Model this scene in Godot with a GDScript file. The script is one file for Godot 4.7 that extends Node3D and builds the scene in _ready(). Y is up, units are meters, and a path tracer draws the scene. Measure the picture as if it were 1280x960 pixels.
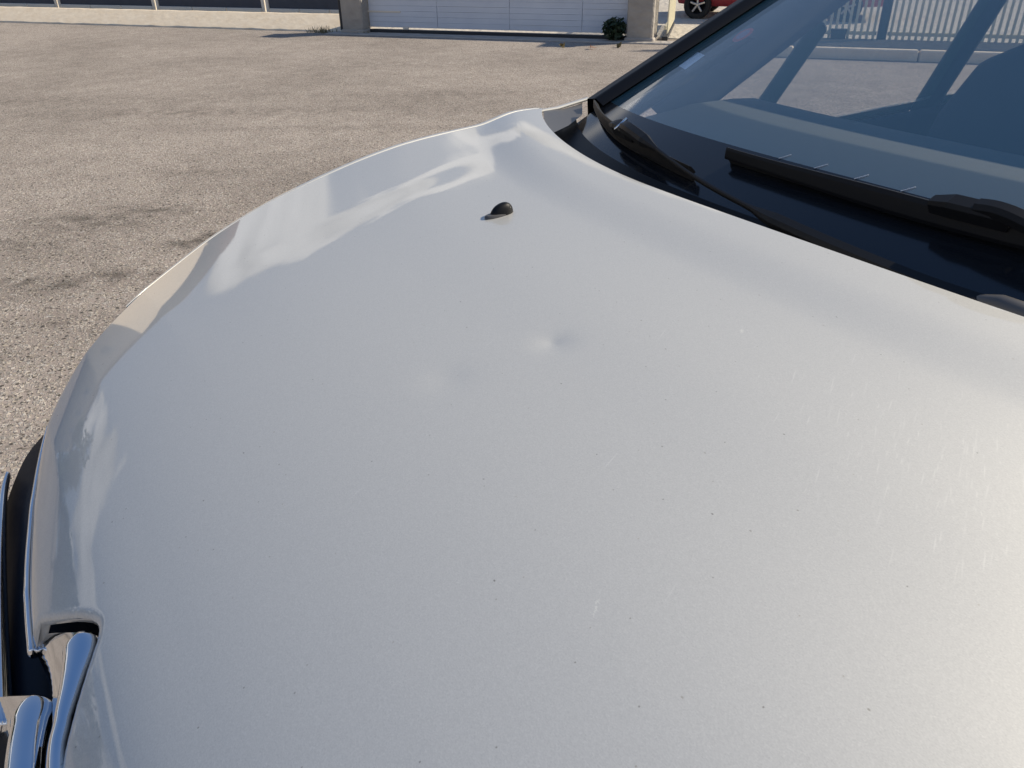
extends Node3D
# A pale car bonnet seen from its front left corner, a lot of worn asphalt and a street wall behind.
# Car axes: -x is the nose, +x the tail, -z its right side (away from the camera).

const Z0 := 0.08            # lateral centre of the car
const CAR_AT := Vector3(0.9, 0.0, 0.08)
var M := {}
var used := {}
var rng := RandomNumberGenerator.new()

# ------------------------------------------------------------------ helpers
func numbered(called: String) -> String:
	var n: int = used.get(called, 0)
	used[called] = n + 1
	return called if n == 0 else "%s_%03d" % [called, n]

func thing(called: String, label: String, category: String, at := Vector3.ZERO, basis := Basis.IDENTITY, group := "") -> Node3D:
	var o := Node3D.new()
	o.name = numbered(called)
	add_child(o)
	o.transform = Transform3D(basis, at)
	o.set_meta("label", label)
	o.set_meta("category", category)
	if group != "": o.set_meta("group", group)
	return o

func tag(o: Node3D, label: String, category: String, group := "") -> void:
	o.set_meta("label", label)
	o.set_meta("category", category)
	if group != "": o.set_meta("group", group)

func put(mesh: Mesh, called: String, m: Material, parent: Node3D = self, kind := "") -> MeshInstance3D:
	var o := MeshInstance3D.new()
	o.name = called if parent != self else numbered(called)
	o.mesh = mesh
	o.material_override = m
	parent.add_child(o, true)
	if kind != "": o.set_meta("kind", kind)
	return o

func base_of(parent: Node3D) -> Vector3:
	var p := Vector3.ZERO
	var n: Node = parent
	while n != self and n is Node3D:
		p += n.position
		n = n.get_parent()
	return p

func car_part(mesh: ArrayMesh, called: String, m: Material, parent: Node3D) -> MeshInstance3D:
	# mesh is written in world axes; keep the node at the part's own middle
	var box := mesh.get_aabb()
	var mid := box.position + box.size * 0.5
	var a := mesh.surface_get_arrays(0)
	var v: PackedVector3Array = a[Mesh.ARRAY_VERTEX]
	for i in v.size(): v[i] = v[i] - mid
	a[Mesh.ARRAY_VERTEX] = v
	var am := ArrayMesh.new()
	am.add_surface_from_arrays(Mesh.PRIMITIVE_TRIANGLES, a)
	var o := put(am, called, m, parent)
	o.position = mid - base_of(parent)
	return o

func mesh_of(v: PackedVector3Array, n: PackedVector3Array, uv: PackedVector2Array, idx: PackedInt32Array) -> ArrayMesh:
	var a := []
	a.resize(Mesh.ARRAY_MAX)
	a[Mesh.ARRAY_VERTEX] = v
	a[Mesh.ARRAY_NORMAL] = n
	a[Mesh.ARRAY_TEX_UV] = uv
	a[Mesh.ARRAY_INDEX] = idx
	var am := ArrayMesh.new()
	am.add_surface_from_arrays(Mesh.PRIMITIVE_TRIANGLES, a)
	return am

# surface through points p[i * nv + j], smooth normals; out is a rough outward direction
func sheet(p: PackedVector3Array, nu: int, nv: int, outward := Vector3.UP, close_v := false, uvs := PackedVector2Array(), keep = null) -> ArrayMesh:
	var n := PackedVector3Array(); n.resize(p.size())
	var uv := uvs
	if uv.is_empty():
		uv.resize(p.size())
	for i in nu:
		for j in nv:
			var i0: int = max(i - 1, 0); var i1: int = min(i + 1, nu - 1)
			var j0: int = j - 1; var j1: int = j + 1
			if close_v:
				j0 = (j - 1 + nv - 1) % (nv - 1); j1 = (j + 1) % (nv - 1)
				if j == nv - 1: j1 = 1
				if j == 0: j0 = nv - 2
			else:
				j0 = max(j0, 0); j1 = min(j1, nv - 1)
			var du := p[i1 * nv + j] - p[i0 * nv + j]
			var dv := p[i * nv + j1] - p[i * nv + j0]
			n[i * nv + j] = du.cross(dv).normalized()
			if uvs.is_empty(): uv[i * nv + j] = Vector2(float(i) / (nu - 1), float(j) / (nv - 1))
	var mid := n[(nu / 2) * nv + (nv / 2)]
	var flip := mid.dot(outward) < 0.0
	if flip:
		for k in n.size(): n[k] = -n[k]
	var idx := PackedInt32Array()
	for i in nu - 1:
		for j in nv - 1:
			if keep != null and not keep.call(i, j): continue
			var a := i * nv + j; var b := (i + 1) * nv + j; var c := b + 1; var d := a + 1
			if flip: idx.append_array([a, b, c, a, c, d])
			else: idx.append_array([a, c, b, a, d, c])
	return mesh_of(p, n, uv, idx)

# tube of elliptical section along a path; radii per point (w across, h up)
func tube(path: Array, rw: Array, rh: Array, sides := 14, up := Vector3.UP, caps := true) -> ArrayMesh:
	var pts := PackedVector3Array()
	var nu := path.size()
	var rows := []
	for i in nu:
		var t: Vector3 = (path[min(i + 1, nu - 1)] - path[max(i - 1, 0)]).normalized()
		var s := t.cross(up).normalized()
		var u := s.cross(t).normalized()
		rows.append([path[i], s, u, rw[min(i, rw.size() - 1)], rh[min(i, rh.size() - 1)]])
	if caps:
		var t0: Vector3 = (path[1] - path[0]).normalized()
		var t1: Vector3 = (path[nu - 1] - path[nu - 2]).normalized()
		var f = rows[0]; var l = rows[nu - 1]
		var pre := []; var post := []
		for k in [1.0, 0.85, 0.5]:
			var e := sqrt(1.0 - k * k)
			var r: float = min(f[3], f[4])
			pre.append([f[0] - t0 * r * k * 0.6, f[1], f[2], max(f[3] * e, 0.00005), max(f[4] * e, 0.00005)])
			r = min(l[3], l[4])
			post.push_front([l[0] + t1 * r * k * 0.6, l[1], l[2], max(l[3] * e, 0.00005), max(l[4] * e, 0.00005)])
		rows = pre + rows + post
	for r in rows:
		for k in sides + 1:
			var a := TAU * k / sides
			pts.append(r[0] + r[1] * cos(a) * r[3] + r[2] * sin(a) * r[4])
	var nr := rows.size()
	var r0 = rows[nr / 2]
	var probe: Vector3 = pts[(nr / 2) * (sides + 1) + (sides + 1) / 2] - r0[0]
	return sheet(pts, nr, sides + 1, probe, true)

# flat-sided sweep of a profile (x across, y up) along a path, per-point scale
func sweep(path: Array, prof: Array, scale: Array, up: Vector3) -> ArrayMesh:
	var st := tool()
	var rings := []
	var n := path.size()
	for i in n:
		var t: Vector3 = (path[min(i + 1, n - 1)] - path[max(i - 1, 0)]).normalized()
		var sdir := t.cross(up).normalized()
		var u := sdir.cross(t).normalized()
		var ring := []
		var k: Vector2 = scale[min(i, scale.size() - 1)]
		for q in prof: ring.append(path[i] + sdir * q.x * k.x + u * q.y * k.y)
		rings.append(ring)
	var m := prof.size()
	for i in n - 1:
		for j in m:
			var j2 := (j + 1) % m
			var a: Vector3 = rings[i][j]; var b: Vector3 = rings[i + 1][j]; var c: Vector3 = rings[i + 1][j2]; var d: Vector3 = rings[i][j2]
			var nn := (b - a).cross(d - a).normalized()
			var mid: Vector3 = (path[i] + path[i + 1]) * 0.5
			var q := [a, b, c, d]
			if nn.dot((a + c) * 0.5 - mid) < 0.0: nn = -nn
			else: q = [a, d, c, b]
			st.set_normal(nn)
			for k2 in [0, 1, 2, 0, 2, 3]: st.add_vertex(q[k2])
	for e in [0, n - 1]:
		var dir: Vector3 = (path[0] - path[1]) if e == 0 else (path[n - 1] - path[n - 2])
		st.set_normal(dir.normalized())
		for j in range(1, m - 1):
			var tri := [rings[e][0], rings[e][j], rings[e][j + 1]]
			if (tri[1] - tri[0]).cross(tri[2] - tri[0]).dot(dir) > 0.0: tri = [tri[0], tri[2], tri[1]]
			for q in tri: st.add_vertex(q)
	return st.commit()

# smooth a list of points
func curve(pts: Array, per := 6) -> Array:
	var out := []
	for i in pts.size() - 1:
		var a: Vector3 = pts[max(i - 1, 0)]; var b: Vector3 = pts[i]; var c: Vector3 = pts[i + 1]; var d: Vector3 = pts[min(i + 2, pts.size() - 1)]
		for k in per:
			var t := float(k) / per
			out.append(b.cubic_interpolate(c, a, d, t))
	out.append(pts[pts.size() - 1])
	return out

func curve2(pts: Array, per: int) -> Array:
	var out := []
	for i in pts.size() - 1:
		var a: Vector2 = pts[max(i - 1, 0)]; var b: Vector2 = pts[i]; var c: Vector2 = pts[i + 1]; var d: Vector2 = pts[min(i + 2, pts.size() - 1)]
		for k in per: out.append(b.cubic_interpolate(c, a, d, float(k) / per))
	out.append(pts[pts.size() - 1])
	return out

func spread(n: int, a: float, b: float) -> Array:
	var out := []
	for i in n: out.append(lerp(a, b, float(i) / max(n - 1, 1)))
	return out

# box with chamfered edges, centre c, size s
func cbox(st: SurfaceTool, c: Vector3, s: Vector3, ch := 0.004, b := Basis.IDENTITY) -> void:
	var h := s * 0.5
	ch = min(ch, min(h.x, min(h.y, h.z)) * 0.9)
	var corner := func(sx, sy, sz, ax):
		var p := Vector3(sx * h.x, sy * h.y, sz * h.z)
		if ax != 0: p.x -= sx * ch
		if ax != 1: p.y -= sy * ch
		if ax != 2: p.z -= sz * ch
		return c + b * p
	var quad := func(p0, p1, p2, p3, nn):
		var n: Vector3 = (p1 - p0).cross(p2 - p0)
		var o: Vector3 = b * nn
		var l = [p0, p1, p2, p3] if n.dot(o) < 0 else [p0, p3, p2, p1]
		st.set_normal(o.normalized())
		for k in [0, 1, 2, 0, 2, 3]: st.add_vertex(l[k])
	for sg in [-1.0, 1.0]:
		quad.call(corner.call(sg, -1, -1, 0), corner.call(sg, 1, -1, 0), corner.call(sg, 1, 1, 0), corner.call(sg, -1, 1, 0), Vector3(sg, 0, 0))
		quad.call(corner.call(-1, sg, -1, 1), corner.call(1, sg, -1, 1), corner.call(1, sg, 1, 1), corner.call(-1, sg, 1, 1), Vector3(0, sg, 0))
		quad.call(corner.call(-1, -1, sg, 2), corner.call(1, -1, sg, 2), corner.call(1, 1, sg, 2), corner.call(-1, 1, sg, 2), Vector3(0, 0, sg))
		for sh in [-1.0, 1.0]:
			quad.call(corner.call(sg, sh, -1, 0), corner.call(sg, sh, 1, 0), corner.call(sg, sh, 1, 1), corner.call(sg, sh, -1, 1), Vector3(sg, sh, 0))
			quad.call(corner.call(sg, -1, sh, 0), corner.call(sg, 1, sh, 0), corner.call(sg, 1, sh, 2), corner.call(sg, -1, sh, 2), Vector3(sg, 0, sh))
			quad.call(corner.call(-1, sg, sh, 1), corner.call(1, sg, sh, 1), corner.call(1, sg, sh, 2), corner.call(-1, sg, sh, 2), Vector3(0, sg, sh))
			for sk in [-1.0, 1.0]:
				var p0 = corner.call(sg, sh, sk, 0); var p1 = corner.call(sg, sh, sk, 1); var p2 = corner.call(sg, sh, sk, 2)
				var o2: Vector3 = b * Vector3(sg, sh, sk)
				st.set_normal(o2.normalized())
				var l2 = [p0, p1, p2] if (p1 - p0).cross(p2 - p0).dot(o2) < 0 else [p0, p2, p1]
				for q in l2: st.add_vertex(q)

func tool() -> SurfaceTool:
	var st := SurfaceTool.new()
	st.begin(Mesh.PRIMITIVE_TRIANGLES)
	return st

func box_mesh(c: Vector3, s: Vector3, ch := 0.004, b := Basis.IDENTITY) -> ArrayMesh:
	var st := tool()
	cbox(st, c, s, ch, b)
	return st.commit()

func mat(c: Color, rough := 0.7, metal := 0.0) -> StandardMaterial3D:
	var m := StandardMaterial3D.new()
	m.albedo_color = c.linear_to_srgb()
	m.roughness = rough
	m.metallic = metal
	return m

func tex(img: Image) -> ImageTexture:
	img.generate_mipmaps()
	return ImageTexture.create_from_image(img)

func noise_tex(w: int, freq: float, lo: Color, hi: Color, sd: int, oct := 4, normal := false, strength := 4.0) -> NoiseTexture2D:
	var f := FastNoiseLite.new()
	f.seed = sd; f.frequency = freq; f.fractal_octaves = oct
	var t := NoiseTexture2D.new()
	t.width = w; t.height = w; t.seamless = true; t.noise = f
	if normal:
		t.as_normal_map = true; t.bump_strength = strength
	else:
		var g := Gradient.new()
		g.set_color(0, lo.linear_to_srgb()); g.set_color(1, hi.linear_to_srgb())
		t.color_ramp = g
	return t

func rough_mat(lo: Color, hi: Color, scale: float, sd: int, rough := 0.85, bump := 3.0) -> StandardMaterial3D:
	var m := StandardMaterial3D.new()
	m.albedo_texture = noise_tex(512, 0.012, lo, hi, sd, 5)
	m.roughness = rough
	m.uv1_triplanar = true
	m.uv1_world_triplanar = true
	m.uv1_scale = Vector3.ONE * scale
	if bump > 0.0:
		m.normal_enabled = true
		m.normal_texture = noise_tex(256, 0.05, lo, hi, sd + 7, 4, true, bump)
	return m

# monotone-ish cubic through knots
func knots(xs: Array, ys: Array, x: float) -> float:
	var n := xs.size()
	var i := 0
	while i < n - 2 and x > xs[i + 1]: i += 1
	var h: float = xs[i + 1] - xs[i]
	var t: float = clamp((x - xs[i]) / h, -0.5, 1.5)
	var d: float = (ys[i + 1] - ys[i]) / h
	var m0: float = d if i == 0 else 0.5 * (d + (ys[i] - ys[i - 1]) / (xs[i] - xs[i - 1]))
	var m1: float = d if i >= n - 2 else 0.5 * (d + (ys[i + 2] - ys[i + 1]) / (xs[i + 2] - xs[i + 1]))
	var t2 := t * t; var t3 := t2 * t
	return (2 * t3 - 3 * t2 + 1) * ys[i] + (t3 - 2 * t2 + t) * h * m0 + (-2 * t3 + 3 * t2) * ys[i + 1] + (t3 - t2) * h * m1

func sm(a: float, b: float, x: float) -> float:
	var t: float = clamp((x - a) / (b - a), 0.0, 1.0)
	return t * t * (3.0 - 2.0 * t)

# ------------------------------------------------------------------ bonnet shape
const SX := [-1.13, -1.10, -1.06, -1.0, -0.92, -0.8, -0.6, -0.4, -0.2, 0.0, 0.1]
const SY := [0.958, 0.989, 1.020, 1.050, 1.078, 1.106, 1.134, 1.153, 1.166, 1.174, 1.176]
const EX := [-1.13, -1.0, -0.87, -0.74, -0.6, -0.45, -0.3, -0.15, 0.1]
const EY := [0.958, 1.007, 1.041, 1.079, 1.113, 1.143, 1.162, 1.170, 1.169]
const OUTLINE := [Vector2(-0.032, -0.768), Vector2(-0.12, -0.755), Vector2(-0.25, -0.745), Vector2(-0.41, -0.728), Vector2(-0.55, -0.706), Vector2(-0.66, -0.684),
	Vector2(-0.782, -0.640), Vector2(-0.900, -0.570), Vector2(-1.000, -0.462), Vector2(-1.064, -0.342), Vector2(-1.095, -0.2), Vector2(-1.112, -0.06), Vector2(-1.115, 0.08)]

func rear_x(z: float) -> float:
	var zp: float = abs(z - Z0)
	return -0.218 + 0.02 * sm(0.3, 0.75, zp) + 0.155 * pow(zp / 0.83, 4.0)

func half_width(x: float) -> float:
	if x <= -1.114: return 0.05
	for i in range(OUTLINE.size() - 1, 0, -1):
		var a: Vector2 = OUTLINE[i]; var b: Vector2 = OUTLINE[i - 1]
		if x <= b.x: return Z0 - lerp(a.y, b.y, (x - a.x) / (b.x - a.x))
	return Z0 - OUTLINE[0].y

func bonnet_y(x: float, z: float) -> float:
	var zp: float = abs(z - Z0)
	var n: float = clamp(zp / max(half_width(x), 0.05), 0.0, 1.05)
	if z > Z0: n *= lerp(0.7, 1.0, sm(0.6, 1.0, n))
	var s := knots(SX, SY, x)
	var y: float = s + (knots(EX, EY, x) - s) * pow(n, 2.2)
	var u: float = zp - (0.42 + 0.16 * sm(-0.95, -0.2, x)) - 0.07 * sm(0.0, 0.3, z)
	y -= 0.0048 * (1.0 - sm(-0.30, -0.10, x - rear_x(z))) * sm(-0.95, -0.40, x) * sm(-0.03, 0.09, u) * (1.0 - 0.8 * sm(0.07, 0.46, u))
	var q := x - rear_x(z)
	var b := 0.005 + 0.008 * sm(0.25, 0.7, zp)
	y += b * (sm(-0.16, -0.06, q) - 0.55) * sm(-0.34, -0.14, q)
	if q > -0.062: y -= (b * 0.15 + 0.001) * pow((q + 0.062) / 0.062, 2.0)
	return y

const NOTCH_Z := [-0.2, 0.020, 0.027, 0.047, 0.062, 0.073, 0.088, 0.099, 0.106, 0.116, 0.130, 0.154, 0.179, 0.198, 0.22, 0.5]
const NOTCH_X := [-1.3, -1.14, -1.104, -1.090, -1.079, -1.071, -1.062, -1.058, -1.058, -1.061, -1.070, -1.085, -1.099, -1.107, -1.13, -1.3]
func notch_x(z: float) -> float:
	for i in NOTCH_Z.size() - 1:
		if z >= NOTCH_Z[i] and z < NOTCH_Z[i + 1]:
			return lerp(NOTCH_X[i], NOTCH_X[i + 1], (z - NOTCH_Z[i]) / (NOTCH_Z[i + 1] - NOTCH_Z[i]))
	return -2.0

func at_len(pts: Array, lens: Array, f: float) -> Vector2:
	var want: float = f * lens[lens.size() - 1]
	var lo := 0; var hi := lens.size() - 1
	while hi - lo > 1:
		var m := (lo + hi) / 2
		if lens[m] <= want: lo = m
		else: hi = m
	var w: float = (want - lens[lo]) / max(lens[hi] - lens[lo], 1e-6)
	return pts[lo].lerp(pts[hi], w)

func lengths(pts: Array) -> Array:
	var l := [0.0]
	for i in range(1, pts.size()): l.append(l[i - 1] + pts[i].distance_to(pts[i - 1]))
	return l

var side_pts := []
var front_pts := []

func outlines() -> void:
	var full := curve2(OUTLINE, 10)
	var k := 50                       # OUTLINE[5]
	side_pts = full.slice(0, k + 1)
	front_pts = full.slice(k, full.size())
	var mirrored := []
	for i in range(front_pts.size() - 2, -1, -1): mirrored.append(Vector2(front_pts[i].x, 2 * Z0 - front_pts[i].y))
	front_pts = front_pts + mirrored

func bonnet() -> ArrayMesh:
	var ns := 250; var nt := 430
	var sl := lengths(side_pts); var fl := lengths(front_pts)
	var p := PackedVector3Array(); p.resize(ns * nt)
	var uv := PackedVector2Array(); uv.resize(ns * nt)
	var plan := PackedVector2Array(); plan.resize(ns * nt)
	var z_a: float = side_pts[0].y; var z_b := 2 * Z0 - z_a
	var c00 := Vector2(rear_x(z_a), z_a); var c01 := Vector2(rear_x(z_b), z_b)
	var c10: Vector2 = front_pts[0]; var c11: Vector2 = front_pts[front_pts.size() - 1]
	var rears := []; var fronts := []; var ts := []
	for j in nt:
		var t := float(j) / (nt - 1)
		t = t - 0.08 * sin(TAU * t) / TAU
		ts.append(t)
		var z: float = lerp(z_a, z_b, t)
		rears.append(Vector2(rear_x(z), z)); fronts.append(at_len(front_pts, fl, t))
	for i in ns:
		var s := float(i) / (ns - 1)
		s = 1.0 - pow(1.0 - s, 1.35)
		var a := at_len(side_pts, sl, s)
		var b := Vector2(a.x, 2 * Z0 - a.y)
		for j in nt:
			var t: float = ts[j]
			var q: Vector2 = rears[j] * (1 - s) + fronts[j] * s + a * (1 - t) + b * t - (c00 * (1 - s) * (1 - t) + c01 * (1 - s) * t + c10 * s * (1 - t) + c11 * s * t)
			q.x = max(q.x, notch_x(q.y))
			plan[i * nt + j] = q
	for i in ns:
		for j in nt:
			var q := plan[i * nt + j]
			var y := bonnet_y(q.x, q.y)
			var d: float = min(q.distance_to(plan[(ns - 1) * nt + j]), min(q.distance_to(plan[i * nt]), q.distance_to(plan[i * nt + nt - 1])))
			var r: float = 0.005 if plan[(ns - 1) * nt + j].x <= notch_x(plan[(ns - 1) * nt + j].y) + 0.0005 and notch_x(plan[(ns - 1) * nt + j].y) > -1.113 else 0.013
			if d < r:
				var e := 1.0 - d / r
				y -= 0.8 * r * (1.0 - sqrt(max(1.0 - e * e, 0.0)))
			# dents
			var d1 := q.distance_squared_to(Vector2(-0.597, 0.078))
			y -= 0.0018 * exp(-d1 / (2 * 0.0135 * 0.0135)) + 0.0008 * exp(-d1 / (2 * 0.005 * 0.005))
			y -= 0.0011 * exp(-q.distance_squared_to(Vector2(-0.712, 0.062)) / (2 * 0.016 * 0.016))
			p[i * nt + j] = Vector3(q.x, y, q.y)
			uv[i * nt + j] = Vector2((q.x + 1.13) / 1.15, (q.y - z_a) / (z_b - z_a))
	flange.clear()
	for j in range(0, nt, 2): flange.append(p[(ns - 1) * nt + j])
	sides[0] = []; sides[1] = []
	for i in range(0, ns, 5):
		sides[0].append(p[i * nt]); sides[1].append(p[i * nt + nt - 1])
	rear_edge.clear()
	for j in range(0, nt, 3): rear_edge.append(p[j])
	return sheet(p, ns, nt, Vector3.UP, false, uv)

var flange := []
var sides := [[], []]
var rear_edge := []

func strip(rows: Array, outward: Vector3) -> ArrayMesh:
	var p := PackedVector3Array()
	for r in rows: for q in r: p.append(q)
	return sheet(p, rows.size(), rows[0].size(), outward)

# windscreen surface
func glass_x0(z: float) -> float: return -0.188 + 0.19 * pow(abs(z - Z0) / 0.8, 3.0)
func glass_pt(z: float, run: float, lift := 0.0) -> Vector3:
	var x := glass_x0(z) + run
	return Vector3(x, 1.14 + 0.455 * run - 0.03 * max(run - 0.5, 0.0) * max(run - 0.5, 0.0), z) + Vector3(-0.414, 0.910, 0.0) * lift

func glass_lim(run: float) -> float: return lerp(0.775, 0.60, clamp(run / 1.1, 0.0, 1.0))

func glass_sheet(r0: float, r1: float, n: int) -> ArrayMesh:
	var p := PackedVector3Array()
	for i in n:
		var run: float = lerp(r0, r1, float(i) / (n - 1))
		for j in 41:
			var z: float = Z0 + glass_lim(run) * lerp(-1.0, 1.0, j / 40.0)
			p.append(glass_pt(z, run))
	return sheet(p, n, 41, Vector3(-0.4, 0.9, 0))

# ------------------------------------------------------------------ materials
func make_materials() -> void:
	var paint := StandardMaterial3D.new()
	paint.albedo_color = Color(0.675, 0.660, 0.605).linear_to_srgb()
	paint.metallic = 0.48
	paint.roughness = 0.62
	paint.clearcoat_enabled = true
	paint.clearcoat = 1.0
	paint.clearcoat_roughness = 0.03
	M.paint = paint
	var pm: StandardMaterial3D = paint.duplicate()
	pm.albedo_texture = bonnet_wear_and_glint()
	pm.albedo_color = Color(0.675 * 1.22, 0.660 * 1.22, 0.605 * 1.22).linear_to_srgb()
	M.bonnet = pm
	M.chrome = mat(Color(0.80, 0.81, 0.83), 0.06, 1.0)
	M.black_gloss = mat(Color(0.012, 0.014, 0.020), 0.08)
	M.black_gloss.clearcoat_enabled = true
	M.surround = mat(Color(0.014, 0.018, 0.026), 0.4)
	M.surround.metallic_specular = 0.25
	M.frit = mat(Color(0.014, 0.016, 0.019), 0.12)
	M.black_plastic = mat(Color(0.006, 0.0065, 0.008), 0.5)
	M.black_plastic.metallic_specular = 0.35
	M.rubber = mat(Color(0.012, 0.012, 0.012), 0.75)
	M.grey_plastic = mat(Color(0.095, 0.09, 0.085), 0.35)
	M.dash = mat(Color(0.050, 0.062, 0.062), 0.75)
	M.cloth = mat(Color(0.030, 0.030, 0.036), 0.9)
	M.trim = mat(Color(0.10, 0.105, 0.11), 0.8)
	M.vent = mat(Color(0.22, 0.23, 0.24), 0.7)
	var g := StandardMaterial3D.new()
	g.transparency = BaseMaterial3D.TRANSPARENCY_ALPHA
	g.albedo_color = Color(0.42, 0.66, 0.78, 0.15)  # blue tint paints in the sky glow and haze on the pane
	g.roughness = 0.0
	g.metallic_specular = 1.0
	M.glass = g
	var g2: StandardMaterial3D = g.duplicate()
	g2.albedo_color = Color(0.36, 0.62, 0.50, 0.28)
	M.side_glass = g2
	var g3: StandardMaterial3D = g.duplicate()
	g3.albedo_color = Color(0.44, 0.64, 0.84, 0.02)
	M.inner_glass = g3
	M.sticker_red = mat(Color(0.55, 0.07, 0.05), 0.5)
	M.sticker_white = mat(Color(0.60, 0.74, 0.88), 0.5)
	M.white_line = mat(Color(0.6, 0.62, 0.65), 0.5)
	M.cream_wall = rough_mat(Color(0.74, 0.60, 0.42), Color(0.88, 0.76, 0.58), 0.6, 11, 0.85, 0.7)
	M.cream_paint = mat(Color(0.74, 0.68, 0.58), 0.5)
	M.grey_render = rough_mat(Color(0.33, 0.30, 0.26), Color(0.46, 0.42, 0.36), 0.8, 23)
	M.navy = rough_mat(Color(0.030, 0.040, 0.060), Color(0.045, 0.058, 0.085), 0.8, 31, 0.5, 0.0)
	M.white_steel = rough_mat(Color(0.62, 0.66, 0.72), Color(0.70, 0.74, 0.79), 0.5, 37, 0.5, 0.0)
	M.dark_steel = mat(Color(0.03, 0.032, 0.036), 0.5)
	M.fence_cream = mat(Color(0.76, 0.70, 0.50), 0.55)
	M.concrete = rough_mat(Color(0.36, 0.32, 0.27), Color(0.52, 0.47, 0.41), 0.7, 41)
	M.leaf = mat(Color(0.030, 0.055, 0.028), 0.6)
	M.leaf_dry = mat(Color(0.16, 0.13, 0.06), 0.8)
	M.leaf_orange = mat(Color(0.5, 0.22, 0.10), 0.7)
	M.bark = rough_mat(Color(0.06, 0.045, 0.03), Color(0.13, 0.10, 0.07), 2.0, 43)
	M.red_paint = mat(Color(0.30, 0.018, 0.022), 0.3)
	M.red_paint.clearcoat_enabled = true
	M.rim = mat(Color(0.5, 0.5, 0.52), 0.3, 0.8)
	M.roof_tile = rough_mat(Color(0.25, 0.09, 0.05), Color(0.36, 0.15, 0.09), 1.2, 47)
	M.dark_glass = mat(Color(0.02, 0.025, 0.03), 0.05)

func bonnet_wear_and_glint() -> ImageTexture:
	var w := 2048
	var img := Image.create(w, w, false, Image.FORMAT_RGB8)
	rng.seed = 77
	var grain := PackedByteArray(); grain.resize(256 * 256 * 3)
	for k in 256 * 256:
		var g := clampi(int(233 + rng.randfn() * 4.0), 0, 255)
		grain[k * 3] = g; grain[k * 3 + 1] = g; grain[k * 3 + 2] = g
	var block := Image.create_from_data(256, 256, false, Image.FORMAT_RGB8, grain)
	for i in 8:
		for j in 8: img.blit_rect(block, Rect2i(0, 0, 256, 256), Vector2i(i * 256, j * 256))
	# stone chips and dust specks
	for k in 560:
		var x := rng.randi_range(20, w - 20); var y := rng.randi_range(20, w - 20)
		var v := rng.randf_range(0.62, 0.84)
		var s := 2
		img.fill_rect(Rect2i(x, y, s, s - (1 if rng.randf() < 0.7 else 0)), Color(v, v * 0.98, v * 0.95))
	# light wiping scratches, sun glint painted in white, mostly across the left rear half
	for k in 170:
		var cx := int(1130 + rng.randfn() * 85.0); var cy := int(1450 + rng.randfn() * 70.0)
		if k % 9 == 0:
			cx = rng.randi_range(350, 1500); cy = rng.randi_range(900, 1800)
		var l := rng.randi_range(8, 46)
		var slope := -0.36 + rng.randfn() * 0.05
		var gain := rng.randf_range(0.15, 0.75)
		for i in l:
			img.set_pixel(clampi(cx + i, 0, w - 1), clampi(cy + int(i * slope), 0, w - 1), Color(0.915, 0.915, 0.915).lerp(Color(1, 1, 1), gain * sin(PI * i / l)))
	# a few pale smears
	for q in [[644, 1377, 8], [1226, 1151, 4]]:
		for k in 60:
			var t := rng.randf()
			img.set_pixel(q[0] + int((t - 0.5) * q[2] * 2.6 + rng.randfn()), q[1] - int((t - 0.5) * q[2] * 1.5 + rng.randfn()), Color(0.985, 0.985, 0.98))
	return tex(img)

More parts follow.
